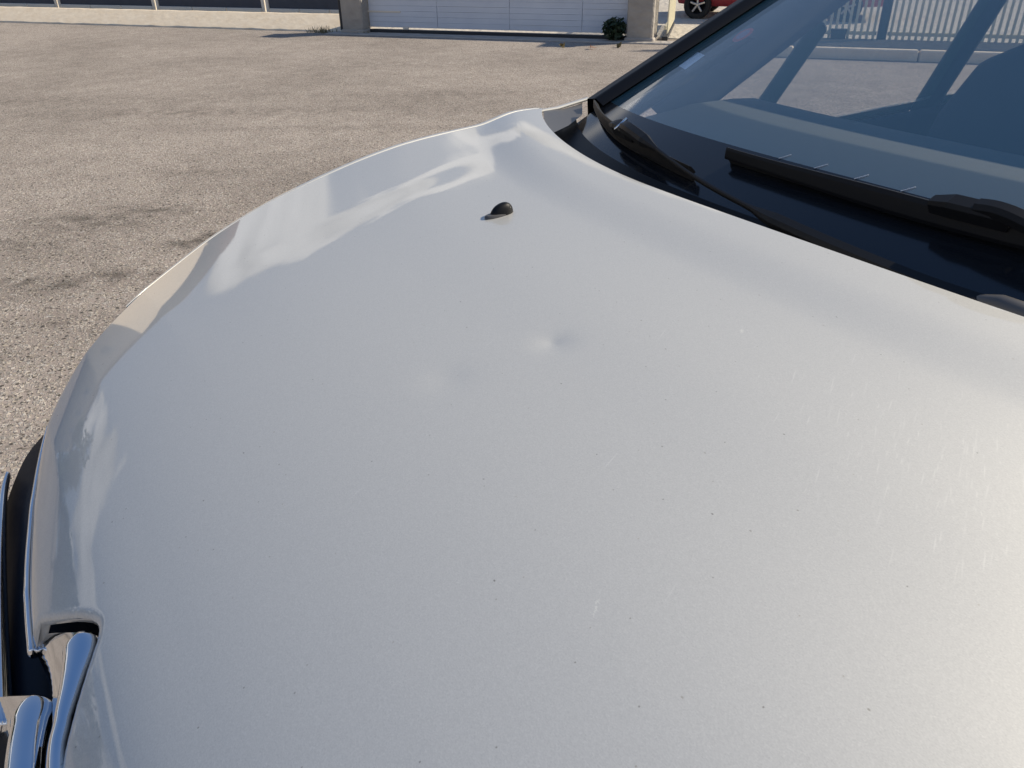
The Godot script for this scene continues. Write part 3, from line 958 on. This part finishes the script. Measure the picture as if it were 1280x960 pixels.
func front_end(car: Node3D) -> void:
	# black surround under the bonnet lip, running into the dark headlamp
	var r0 := []; var r1 := []; var r2 := []; var r3 := []
	var n := front_pts.size()
	for i in range(8, n - 8):
		var q: Vector2 = front_pts[i]
		var d: Vector2 = (front_pts[i + 1] - front_pts[i - 1]).normalized()
		var o := Vector2(d.y, -d.x)
		if o.x > 0: o = -o
		var f: float = sm(22, 38, min(i, n - 1 - i))
		var y := knots(EX, EY, q.x) - 0.035
		r0.append(Vector3(q.x - o.x * 0.08, y - 0.08, q.y - o.y * 0.08))
		r1.append(Vector3(q.x + o.x * 0.001, y - 0.03, q.y + o.y * 0.001))
		r2.append(Vector3(q.x + o.x * 0.062 * f, y - 0.050, q.y + o.y * 0.062 * f))
		r3.append(Vector3(q.x + o.x * 0.066 * f, y - 0.20, q.y + o.y * 0.066 * f))
	car_part(strip([r0, r1, r2, r3], Vector3(-1, 0.6, 0)), "grille_surround", M.surround, car)
	var lo := []
	for q in r3: lo.append(Vector3(q.x + 0.03, 0.26, q.z))
	car_part(strip([r3, lo], Vector3(-1, 0, 0)), "bumper", M.paint, car)
	# thin chrome line hugging the lip up to the notch
	var path := []
	for q in flange:
		if q.z > -0.62 and q.z < 0.021 and q.x < -0.9:
			var c := Vector3(Z0 * 0 - 0.5, q.y, Z0)
			var away: Vector3 = (q - c); away.y = 0; away = away.normalized()
			path.append(q + away * 0.0045 + Vector3(0, -0.008, 0))
	car_part(tube(path, spread(path.size(), 0.0015, 0.0045), spread(path.size(), 0.002, 0.007), 12), "chrome_line", M.chrome, car)
	# chrome wing bars of the grille
	var b1 := curve([Vector3(-1.0720, 1.004, 0.098), Vector3(-1.075, 1.001, 0.110), Vector3(-1.086, 0.990, 0.132), Vector3(-1.097, 0.980, 0.154), Vector3(-1.108, 0.970, 0.188), Vector3(-1.117, 0.962, 0.30), Vector3(-1.119, 0.96, 0.5)], 8)
	car_part(tube(b1, [0.009, 0.0115, 0.0132, 0.0142, 0.0148, 0.015, 0.015, 0.0148, 0.0146, 0.0142, 0.0138, 0.0134, 0.0126, 0.0122, 0.0118, 0.0114, 0.011, 0.0108, 0.0105, 0.0102, 0.010, 0.0098, 0.0095, 0.009], [0.014], 20), "chrome_bar", M.chrome, car)
	wing_web([Vector3(-1.066, 0.996, 0.080), Vector3(-1.076, 0.990, 0.098), Vector3(-1.090, 0.982, 0.122), Vector3(-1.100, 0.975, 0.140), Vector3(-1.108, 0.966, 0.165)], [Vector3(-1.121, 0.944, -0.008), Vector3(-1.117, 0.944, 0.018), Vector3(-1.112, 0.946, 0.050), Vector3(-1.109, 0.952, 0.085), Vector3(-1.110, 0.958, 0.130)], car)
	var b2 := curve([Vector3(-1.121, 0.946, 0.088), Vector3(-1.125, 0.946, 0.102), Vector3(-1.134, 0.940, 0.14), Vector3(-1.145, 0.93, 0.22), Vector3(-1.15, 0.925, 0.5)], 8)
	car_part(tube(b2, [0.010, 0.0130, 0.0150, 0.016, 0.0165, 0.017, 0.017, 0.017, 0.0165, 0.016], [0.016], 20), "chrome_bar", M.chrome, car)
	wing_web([Vector3(-1.118, 0.944, 0.072), Vector3(-1.124, 0.940, 0.09), Vector3(-1.132, 0.934, 0.115), Vector3(-1.140, 0.928, 0.15), Vector3(-1.148, 0.918, 0.20)], [Vector3(-1.172, 0.890, -0.01), Vector3(-1.167, 0.890, 0.02), Vector3(-1.160, 0.892, 0.05), Vector3(-1.155, 0.898, 0.09), Vector3(-1.154, 0.906, 0.15)], car)
	# outer chrome strip
	var oc := curve([Vector3(-1.128, 0.905, -0.37), Vector3(-1.137, 0.902, -0.32), Vector3(-1.1465, 0.90, -0.20), Vector3(-1.153, 0.898, -0.08), Vector3(-1.158, 0.895, 0.04)], 8)
	car_part(tube(oc, spread(oc.size(), 0.003, 0.0085), spread(oc.size(), 0.005, 0.012), 12), "outer_chrome_strip", M.chrome, car)
	# slats deep in the grille
	for k in 3:
		var y := 0.84 - k * 0.09
		var pth := []
		for j in 21: pth.append(Vector3(-1.105 - 0.02 * (1.0 - pow(abs(j - 10) / 10.0, 2.0)), y, Z0 + (j - 10) * 0.055))
		car_part(tube(pth, [0.02], [0.012], 8), "grille_slat", M.black_plastic, car)

func wing_web(top: Array, low: Array, car: Node3D) -> void:
	var a := curve(top, 4); var b := curve(low, 4)
	var rows := []
	for k in a.size():
		var m: Vector3 = a[k].lerp(b[k], 0.5) + Vector3(-0.002, 0.002, 0.0)
		rows.append([a[k], m, b[k], b[k] + Vector3(0.004, -0.012, 0)])
	car_part(strip(rows, Vector3(-1, 0.6, 0)), "chrome_web", M.chrome, car)

func body_sides(car: Node3D) -> void:
	for sd in [-1.0, 1.0]:
		var edge: Array = sides[0] if sd < 0 else sides[1]
		# wing: from a hair outside the bonnet edge down to the sill
		var rows := []
		var cols := [[0.0065, -0.016], [0.0085, 0.006], [0.020, 0.0065], [0.045, -0.006], [0.075, -0.06], [0.10, -0.12], [0.125, -0.22], [0.135, -0.36], [0.125, -0.55], [0.10, -0.72], [0.07, -0.86]]
		var full: Array = edge.duplicate()
		# follow the outline a little further round the front corner
		for i in range(0, flange.size()):
			var q: Vector3 = flange[i if sd < 0 else flange.size() - 1 - i]
			if q.x < -0.93: break
			full.append(q)
		for ci in cols.size():
			var r := []
			for q in full:
				var f: float = lerp(1.0, 0.55, sm(-0.6, -0.95, q.x) if q.x > -0.95 else 1.0)
				f = 1.0 - 0.5 * sm(-0.55, -0.95, q.x) if false else 1.0 - 0.5 * clamp((-0.55 - q.x) / 0.4, 0.0, 1.0)
				r.append(Vector3(q.x, q.y + cols[ci][1], q.z + sd * cols[ci][0] * f))
			rows.append(r)
		var p := PackedVector3Array()
		for r in rows: for q in r: p.append(q)
		var cnt: int = full.size()
		var arch := Vector2(-0.42, 0.36)
		var keep := func(i, j):
			var v: Vector3 = p[i * cnt + j]
			return Vector2(v.x, v.y).distance_to(arch) > 0.40
		car_part(sheet(p, cols.size(), cnt, Vector3(0, 0.3, sd), false, PackedVector2Array(), keep), "wing", M.paint, car)
		var ring := []
		for k in 25:
			var a := PI * k / 24
			ring.append(Vector3(arch.x + cos(a) * 0.40, arch.y + sin(a) * 0.40 , Z0 + sd * 0.885))
		car_part(tube(ring, [0.03], [0.03], 8, Vector3(0, 0, 1)), "wheel_arch", M.black_plastic, car)
		# doors and rear quarter, lower half
		var card := PackedVector3Array()
		for q in [[0.745, 1.05], [0.73, 1.03], [0.72, 0.8], [0.70, 0.4]]:
			for j in 12: card.append(Vector3(lerp(0.1, 2.5, j / 11.0), q[1], Z0 + sd * q[0]))
		car_part(sheet(card, 4, 12, Vector3(0, 0.2, -sd)), "door_lining", M.cloth, car)
		for d in [[-0.02, 1.28, "front_door"], [1.285, 2.30, "rear_door"], [2.305, 3.25, "rear_quarter"]]:
			var q := PackedVector3Array()
			var prof := [[0.765, 1.055], [0.79, 1.05], [0.83, 1.02], [0.875, 0.95], [0.90, 0.78], [0.895, 0.6], [0.87, 0.42], [0.83, 0.28]]
			for s in prof:
				for j in 9:
					var x: float = lerp(d[0], d[1], j / 8.0)
					var tuck: float = 1.0 - 0.12 * sm(2.5, 3.3, x)
					q.append(Vector3(x, s[1] + 0.03 * (x / 3.0), Z0 + sd * s[0] * tuck))
			var dm := car_part(sheet(q, prof.size(), 9, Vector3(0, 0.2, sd)), d[2], M.paint, car)
			if d[2] != "rear_quarter":
				car_part(tube([Vector3(d[1] - 0.30, 0.92, Z0 + sd * 0.905), Vector3(d[1] - 0.20, 0.925, Z0 + sd * 0.915), Vector3(d[1] - 0.10, 0.92, Z0 + sd * 0.905)], [0.012], [0.016], 8), "handle", M.paint, dm)
		var mir := PackedVector3Array()
		for i in 9:
			var f := PI * i / 8
			for k in 17:
				var a := TAU * k / 16
				mir.append(Vector3(0.42 - cos(f) * 0.07, 1.17 + sin(f) * cos(a) * 0.075, Z0 + sd * 0.99 + sin(f) * sin(a) * 0.10))
		if sd > 0: car_part(sheet(mir, 9, 17, Vector3(0, -1, 0), true), "door_mirror", M.paint, car)
		for x in [-0.42, 2.32]: wheel(car, Vector3(x, 0.34, Z0 + sd * 0.78) - CAR_AT, 0.34, sd)
		# pillars and roof rail
		var rail := curve([Vector3(0.05, 1.125, Z0 + sd * 0.785), Vector3(0.46, 1.315, Z0 + sd * 0.735), Vector3(0.95, 1.555, Z0 + sd * 0.655), Vector3(1.35, 1.625, Z0 + sd * 0.62), Vector3(2.2, 1.64, Z0 + sd * 0.61), Vector3(2.85, 1.56, Z0 + sd * 0.62), Vector3(3.25, 1.18, Z0 + sd * 0.68)], 6)
		car_part(tube(rail, [0.030], [0.030], 10), "roof_rail", M.black_gloss, car)
		# A-pillar trim beside the glass, black
		var pin := []; var pout := []; var pmid := []; var plow := []
		for i in 13:
			var run: float = lerp(0.085, 0.98, i / 12.0)
			var g := glass_pt(Z0 + sd * (glass_lim(run) - 0.012), run, 0.004)
			pin.append(g)
			pmid.append(g + Vector3(-0.006, 0.012, sd * 0.018))
			pout.append(g + Vector3(-0.002, 0.006, sd * 0.052))
			plow.append(g + Vector3(0.02, -0.09, sd * 0.070))
		car_part(strip([pin, pmid, pout, plow], Vector3(-0.3, 0.9, 0)), "windscreen_pillar", M.black_plastic, car)
		# inner lining of the pillar
		var li := []; var lo := []
		for i in 13:
			var run: float = lerp(0.16, 0.98, i / 12.0)
			var g := glass_pt(Z0 + sd * (glass_lim(run) - 0.005), run, -0.012)
			li.append(g)
			lo.append(g + Vector3(0.16 * (1.0 - 0.4 * i / 12.0), -0.11 * (1.0 - 0.4 * i / 12.0), sd * 0.03))
		car_part(strip([li, lo], Vector3(0, 0, -sd)), "pillar_lining", M.trim, car)
		for b in [[Vector3(0.53, 1.04, Z0 + sd * 0.80), Vector3(0.70, 1.29, Z0 + sd * 0.755), 0.022, "quarter_bar"], [Vector3(1.28, 1.02, Z0 + sd * 0.80), Vector3(1.42, 1.62, Z0 + sd * 0.63), 0.055, "door_pillar"], [Vector3(2.28, 1.03, Z0 + sd * 0.80), Vector3(2.42, 1.62, Z0 + sd * 0.63), 0.045, "door_pillar"]]:
			car_part(tube([b[0], b[0].lerp(b[1], 0.5), b[1]], [b[2]], [0.02], 10, Vector3(0, 0, 1)), b[3], M.black_plastic, car)
		# side glass
		for w in [[0.30, 1.30, "front_side_window"], [1.3003, 2.30, "rear_side_window"], [2.3003, 3.1, "quarter_window"]]:
			var q := PackedVector3Array()
			for i in 2:
				for j in 9:
					var x: float = lerp(w[0], w[1], j / 8.0)
					var top: float = knots([0.02, 0.44, 0.95, 1.35, 2.2, 2.85, 3.25], [1.165, 1.345, 1.555, 1.625, 1.64, 1.56, 1.18], x)
					var zt: float = knots([0.02, 0.44, 0.95, 1.35, 2.2, 2.85, 3.25], [0.785, 0.735, 0.655, 0.62, 0.61, 0.62, 0.68], x)
					q.append(Vector3(x, top, Z0 + sd * zt) if i == 1 else Vector3(x, 1.045, Z0 + sd * 0.778))
			car_part(sheet(q, 2, 9, Vector3(0, 0, sd)), w[2], M.side_glass, car)
	# roof, tail
	var rp := PackedVector3Array()
	for s in [[0.93, 1.575, 0.64], [1.1, 1.625, 0.63], [1.4, 1.66, 0.61], [2.0, 1.68, 0.60], [2.5, 1.655, 0.60], [2.85, 1.58, 0.61]]:
		for j in 13:
			var f := (j - 6) / 6.0
			rp.append(Vector3(s[0], s[1] - 0.035 * f * f, Z0 + s[2] * f))
	car_part(sheet(rp, 6, 13, Vector3.UP), "roof", M.paint, car)
	var hl := rp.duplicate()
	for i in hl.size(): hl[i] = hl[i] - Vector3(0, 0.03, 0)
	car_part(sheet(hl, 6, 13, Vector3.DOWN), "headlining", M.trim, car)
	var tp := PackedVector3Array()
	for s in [[2.85, 1.57, 0.61], [3.2, 1.2, 0.66], [3.27, 1.0, 0.76], [3.28, 0.6, 0.78], [3.2, 0.3, 0.74]]:
		for j in 9: tp.append(Vector3(s[0] - 0.05 * pow((j - 4) / 4.0, 2.0), s[1], Z0 + s[2] * (j - 4) / 4.0))
	car_part(sheet(tp, 5, 9, Vector3(1, 0, 0)), "tailgate", M.paint, car)
	car_part(box_mesh(Vector3(1.2, 0.33, Z0), Vector3(3.9, 0.12, 1.5), 0.02), "floor_pan", M.black_plastic, car)
	# engine bay closing plate so that nothing shines through gaps
	car_part(box_mesh(Vector3(-0.45, 0.78, Z0), Vector3(1.0, 0.04, 1.2), 0.01), "engine_cover", M.black_plastic, car)

func screen(car: Node3D) -> void:
	# scuttle panel between bonnet and glass
	var a := []; var b := []; var c := []; var d := []
	for q in rear_edge:
		var g := glass_pt(q.z, 0.02, 0.002)
		a.append(Vector3(q.x - 0.012, q.y - 0.035, q.z)); b.append(Vector3(q.x + 0.006, q.y - 0.030, q.z))
		c.append(q.lerp(g, 0.6) + Vector3(0, -0.022, 0)); d.append(g)
	car_part(strip([a, b, c, d], Vector3.UP), "scuttle_panel", M.black_plastic, car)
	var back := []
	for q in rear_edge: back.append(q + Vector3(0.001, -0.016, 0))
	car_part(strip([rear_edge, back], Vector3(1, 0, 0)), "bonnet_rear_edge", M.paint, car)
	# corner caps where wing, bonnet and pillar meet
	for sd in [-1.0, 1.0]:
		var e := []; var f := []
		var src: Array = rear_edge if sd < 0 else rear_edge.duplicate()
		if sd > 0: src.reverse()
		for i in 18:
			var q: Vector3 = src[i]
			e.append(q + Vector3(0.004, -0.006, 0))
			var t: float = i / 17.0
			f.append(Vector3(lerp(0.070, 0.010, t), lerp(1.172, 1.166, t), Z0 + sd * lerp(0.845, 0.765, t)))
		var mid := []
		for i in 18: mid.append(e[i].lerp(f[i], 0.5) + Vector3(0, -0.004, 0))
		car_part(strip([e, mid, f], Vector3.UP), "corner_cap", M.grey_plastic, car)
		var tr := [src[0] + Vector3(-0.02, 0.001, sd * 0.006), src[0] + Vector3(0.04, 0.003, sd * 0.004), Vector3(0.085, 1.178, Z0 + sd * 0.848)]
		car_part(tube(tr, [0.007], [0.004], 8), "wing_rail", M.paint, car)
	# printed black band at the foot of the glass, then the clear pane
	var fr := PackedVector3Array()
	for i in 8:
		for j in 61:
			var z: float = Z0 + 0.775 * lerp(-1.0, 1.0, j / 60.0)
			var top: float = 0.135 - 0.035 * pow(abs(z - Z0) / 0.78, 3.0)
			fr.append(glass_pt(z, lerp(-0.02, top, i / 7.0)))
	car_part(sheet(fr, 8, 61, Vector3(-0.4, 0.9, 0)), "black_glass_band", M.frit, car)
	var gp := PackedVector3Array()
	for i in 16:
		for j in 61:
			var u: float = lerp(-1.0, 1.0, j / 60.0)
			var run0: float = 0.135 - 0.035 * pow(0.775 * abs(u) / 0.78, 3.0)
			var run: float = lerp(run0, 1.12, i / 15.0)
			gp.append(glass_pt(Z0 + lerp(0.775, glass_lim(run), min(1.0, i / 3.0)) * u, run))
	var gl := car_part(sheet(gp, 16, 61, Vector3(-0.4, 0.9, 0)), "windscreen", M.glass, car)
	# the inner face of the laminated pane, 5 mm behind the outer one
	var ip := gp.duplicate()
	for i in ip.size(): ip[i] = ip[i] + Vector3(0.414, -0.910, 0.0) * 0.005
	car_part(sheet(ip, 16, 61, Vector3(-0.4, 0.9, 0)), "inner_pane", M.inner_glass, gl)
	# stickers inside the glass
	var disc := PackedVector3Array()
	for f in [0.01, 1.0]:
		for k in 25:
			var an := TAU * k / 24
			disc.append(glass_pt(-0.537 + cos(an) * 0.022 * f, 0.392 + sin(an) * 0.024 * f, -0.0075))
	var s1 := car_part(sheet(disc, 2, 25, Vector3(-0.4, 0.9, 0), true), "sticker", M.sticker_red, gl)
	s1.set_meta("label", "round red sticker inside the windscreen")
	var core := PackedVector3Array()
	for f in [0.01, 0.66]:
		for k in 25:
			var an := TAU * k / 24
			core.append(glass_pt(-0.537 + cos(an) * 0.022 * f, 0.392 + sin(an) * 0.024 * f, -0.0065))
	car_part(sheet(core, 2, 25, Vector3(-0.4, 0.9, 0), true), "sticker", mat(Color(0.30, 0.16, 0.22), 0.5), gl)
	var rect := PackedVector3Array()
	for i in 2:
		for j in 2: rect.append(glass_pt([-0.615, -0.573][j], [0.262, 0.312][i], -0.0075))
	var s2 := car_part(sheet(rect, 2, 2, Vector3(-0.4, 0.9, 0)), "sticker", M.sticker_white, gl)
	s2.set_meta("label", "pale rectangular sticker inside the windscreen")
	# fine pale ticks above the parked blade
	for z in [-0.115, -0.049, 0.018, 0.088, 0.16]:
		car_part(tube([glass_pt(z - 0.004, 0.133, 0.001), glass_pt(z + 0.002, 0.140, 0.001), glass_pt(z + 0.007, 0.146, 0.001)], [0.0007], [0.0007], 6), "heater_tick", M.white_line, gl)

func wipers(car: Node3D) -> void:
	for k in 2:
		# blade from its tip towards the driver's side, run = distance up the glass
		var zt: float = [-0.665, -0.185][k]; var ze: float = [-0.205, 0.46][k]
		var rt: float = [0.070, 0.100][k]; var re: float = [0.045, 0.098][k]
		var w := Node3D.new(); w.name = "wiper"; car.add_child(w, true)
		w.position = glass_pt(zt, rt) - CAR_AT
		w.set_meta("label", ["black wiper of the far side, arm along the bonnet edge", "black wiper of the near side, blade across the lower glass"][k])
		var path := []; var wd := []; var ht := []
		for i in 25:
			var f := i / 24.0
			path.append(glass_pt(lerp(zt, ze, f), lerp(rt, re, f), 0.020))
			wd.append(lerp(0.009, 0.015, sm(0, 0.5, 0.5 - abs(f - 0.5))) if k == 1 else lerp(0.006, 0.010, sm(0, 0.5, 0.5 - abs(f - 0.5))))
			ht.append(lerp(0.008, 0.013, sm(0, 0.5, 0.5 - abs(f - 0.5))))
		var sc := []
		for i in 25: sc.append(Vector2(wd[i], ht[i]))
		car_part(sweep(path, [Vector2(-1.0, -0.9), Vector2(-0.9, -0.45), Vector2(-0.25, 0.75), Vector2(0.1, 1.0), Vector2(0.4, 0.65), Vector2(0.95, -0.5), Vector2(1.0, -0.9)], sc, Vector3(-0.414, 0.91, 0)), "blade", M.black_plastic, w)
		var rb := []
		for q in path: rb.append(q + Vector3(0.414, -0.91, 0) * 0.013)
		car_part(tube(rb, [0.0022], [0.008], 8, Vector3(-0.414, 0.91, 0)), "rubber_lip", M.rubber, w)
		# coupling on the blade
		var mz: float = [-0.425, 0.20][k]
		var mf := (mz - zt) / (ze - zt)
		var mr: float = lerp(rt, re, mf)
		var cp := [glass_pt(mz - 0.045, mr, 0.030), glass_pt(mz - 0.02, mr, 0.035), glass_pt(mz + 0.03, mr, 0.036), glass_pt(mz + 0.05, mr, 0.032)]
		car_part(sweep(cp, [Vector2(-1.0, -1.0), Vector2(-1.0, 0.3), Vector2(-0.75, 0.8), Vector2(0.7, 0.9), Vector2(1.0, 0.4), Vector2(1.0, -1.0)], [Vector2(0.009, 0.008), Vector2(0.0125, 0.010), Vector2(0.0125, 0.010), Vector2(0.010, 0.008)], Vector3(-0.414, 0.91, 0)), "coupling", M.black_plastic, w)
		# arm
		var pz: float = [0.315, 0.80][k]
		var pr: float = [-0.004, 0.02][k]
		var arm := curve([glass_pt(mz + 0.01, mr, 0.042), glass_pt(mz + 0.06, mr - 0.005, 0.045), glass_pt(lerp(mz, pz, 0.35), lerp(mr, pr, 0.50), 0.030), glass_pt(lerp(mz, pz, 0.60), lerp(mr, pr, 0.80), 0.023), glass_pt(lerp(mz, pz, 0.85), pr, 0.021), glass_pt(pz - 0.02, pr, 0.019)], 9)
		var n := arm.size()
		var aw := []; var ah := []
		for i in n:
			var f := float(i) / (n - 1)
			aw.append(lerp(0.0030, 0.0105, max(sm(0.52, 0.58, f), 1.0 - sm(0.24, 0.29, f))))
			ah.append(lerp(0.0030, 0.0070, max(sm(0.52, 0.60, f), 1.0 - sm(0.24, 0.29, f))))
		sc = []
		for i in n: sc.append(Vector2(aw[i], ah[i]))
		car_part(sweep(arm, [Vector2(-1.0, -1.0), Vector2(-1.0, 0.1), Vector2(-0.6, 0.9), Vector2(0.5, 1.0), Vector2(0.95, 0.3), Vector2(1.0, -1.0)], sc, Vector3(-0.414, 0.91, 0)), "arm", M.black_plastic, w)
		var cap := [glass_pt(pz - 0.030, pr, 0.018), glass_pt(pz - 0.01, pr, 0.022), glass_pt(pz + 0.02, pr, 0.020), glass_pt(pz + 0.035, pr, 0.012)]
		car_part(tube(cap, [0.0095, 0.013, 0.014, 0.008], [0.009, 0.012, 0.012, 0.008], 12, Vector3(-0.414, 0.91, 0)), "pivot_cap", M.grey_plastic, w)
		if k == 0:
			# bright steel hook on the coupling
			car_part(tube([glass_pt(mz - 0.012, mr + 0.016, 0.038), glass_pt(mz, mr + 0.011, 0.046), glass_pt(mz + 0.004, mr - 0.004, 0.046), glass_pt(mz - 0.006, mr - 0.012, 0.040)], [0.0022], [0.0022], 8), "hook", M.chrome, w)

func cabin(car: Node3D) -> void:
	var p := PackedVector3Array()
	var xs := [-0.06, 0.02, 0.12, 0.25, 0.38, 0.45, 0.48, 0.50, 0.52, 0.60]
	var ys := [1.135, 1.150, 1.158, 1.162, 1.160, 1.154, 1.145, 1.12, 1.02, 0.70]
	for i in xs.size():
		for j in 31:
			var f := (j - 15) / 15.0
			var x: float = xs[i] + 0.14 * pow(abs(f), 3.0) * (1.0 if i < 3 else 0.25)
			var hump := 0.05 * exp(-pow((f * 0.75 - 0.42) / 0.16, 2.0)) * sm(0.2, 0.42, xs[i])
			p.append(Vector3(x, ys[i] + hump, Z0 + f * 0.735))
	var ds := car_part(sheet(p, xs.size(), 31, Vector3.UP), "dashboard", M.dash, car)
	# demister slot along the foot of the glass
	var sl := []
	for j in 21: sl.append(Vector3(0.016 + 0.03 * pow(abs(j - 10) / 10.0, 2.0), 1.156, Z0 + (j - 10) * 0.044))
	car_part(tube(sl, [0.008], [0.003], 8), "demister_vent", M.vent, ds)
	# steering wheel
	var rim := PackedVector3Array()
	for i in 33:
		var a := TAU * i / 32
		for k in 9:
			var b := TAU * k / 8
			var r := 0.18 + 0.014 * cos(b)
			rim.append(Vector3(0.70, 1.02, Z0 + 0.38) + Basis(Vector3(0, 0, 1), deg_to_rad(-25)) * Vector3(0.014 * sin(b), cos(a) * r, sin(a) * r))
	car_part(sheet(rim, 33, 9, Vector3(0, 1, 0), true), "steering_wheel", M.black_plastic, car)
	# seats
	for s in [-0.37, 0.37]:
		var st := Node3D.new(); st.name = "seat"; car.add_child(st, true); st.position = Vector3(1.15, 0.45, Z0 + s) - CAR_AT
		var q := PackedVector3Array()
		for r in [[0.93, 0.62, 0.22, 0.06], [0.96, 0.74, 0.25, 0.07], [1.02, 0.92, 0.26, 0.07], [1.09, 1.08, 0.255, 0.065], [1.14, 1.19, 0.22, 0.05], [1.165, 1.235, 0.14, 0.03], [1.17, 1.24, 0.02, 0.01]]:
			for k in 25:
				var a := TAU * k / 24
				var cx: float = sign(cos(a)) * pow(abs(cos(a)), 0.5); var sx: float = sign(sin(a)) * pow(abs(sin(a)), 0.6)
				q.append(Vector3(r[0] + cx * r[3], r[1] + 0.02 * cx, Z0 + s + sx * r[2]))
		car_part(sheet(q, 7, 25, Vector3(-1, 0, 0), true), "backrest", M.cloth, st)
		q = PackedVector3Array()
		for i in 9:
			var f := PI * i / 8
			for k in 17:
				var a := TAU * k / 16
				q.append(Vector3(1.20 + sin(f) * cos(a) * 0.05, 1.34 + sin(f) * sin(a) * 0.085, Z0 + s - cos(f) * 0.13))
		car_part(sheet(q, 9, 17, Vector3(0, -1, 0), true), "headrest", M.cloth, st)
		car_part(box_mesh(Vector3(0.80, 0.60, Z0 + s), Vector3(0.50, 0.14, 0.48), 0.04), "cushion", M.cloth, st)
		for e in [-0.05, 0.05]: car_part(tube([Vector3(1.17, 1.22, Z0 + s + e), Vector3(1.185, 1.28, Z0 + s + e), Vector3(1.195, 1.33, Z0 + s + e)], [0.006], [0.006], 8, Vector3.RIGHT), "headrest_rod", M.chrome, st)
	car_part(box_mesh(Vector3(2.2, 0.85, Z0), Vector3(0.18, 0.75, 1.3), 0.06), "rear_bench", M.cloth, car)
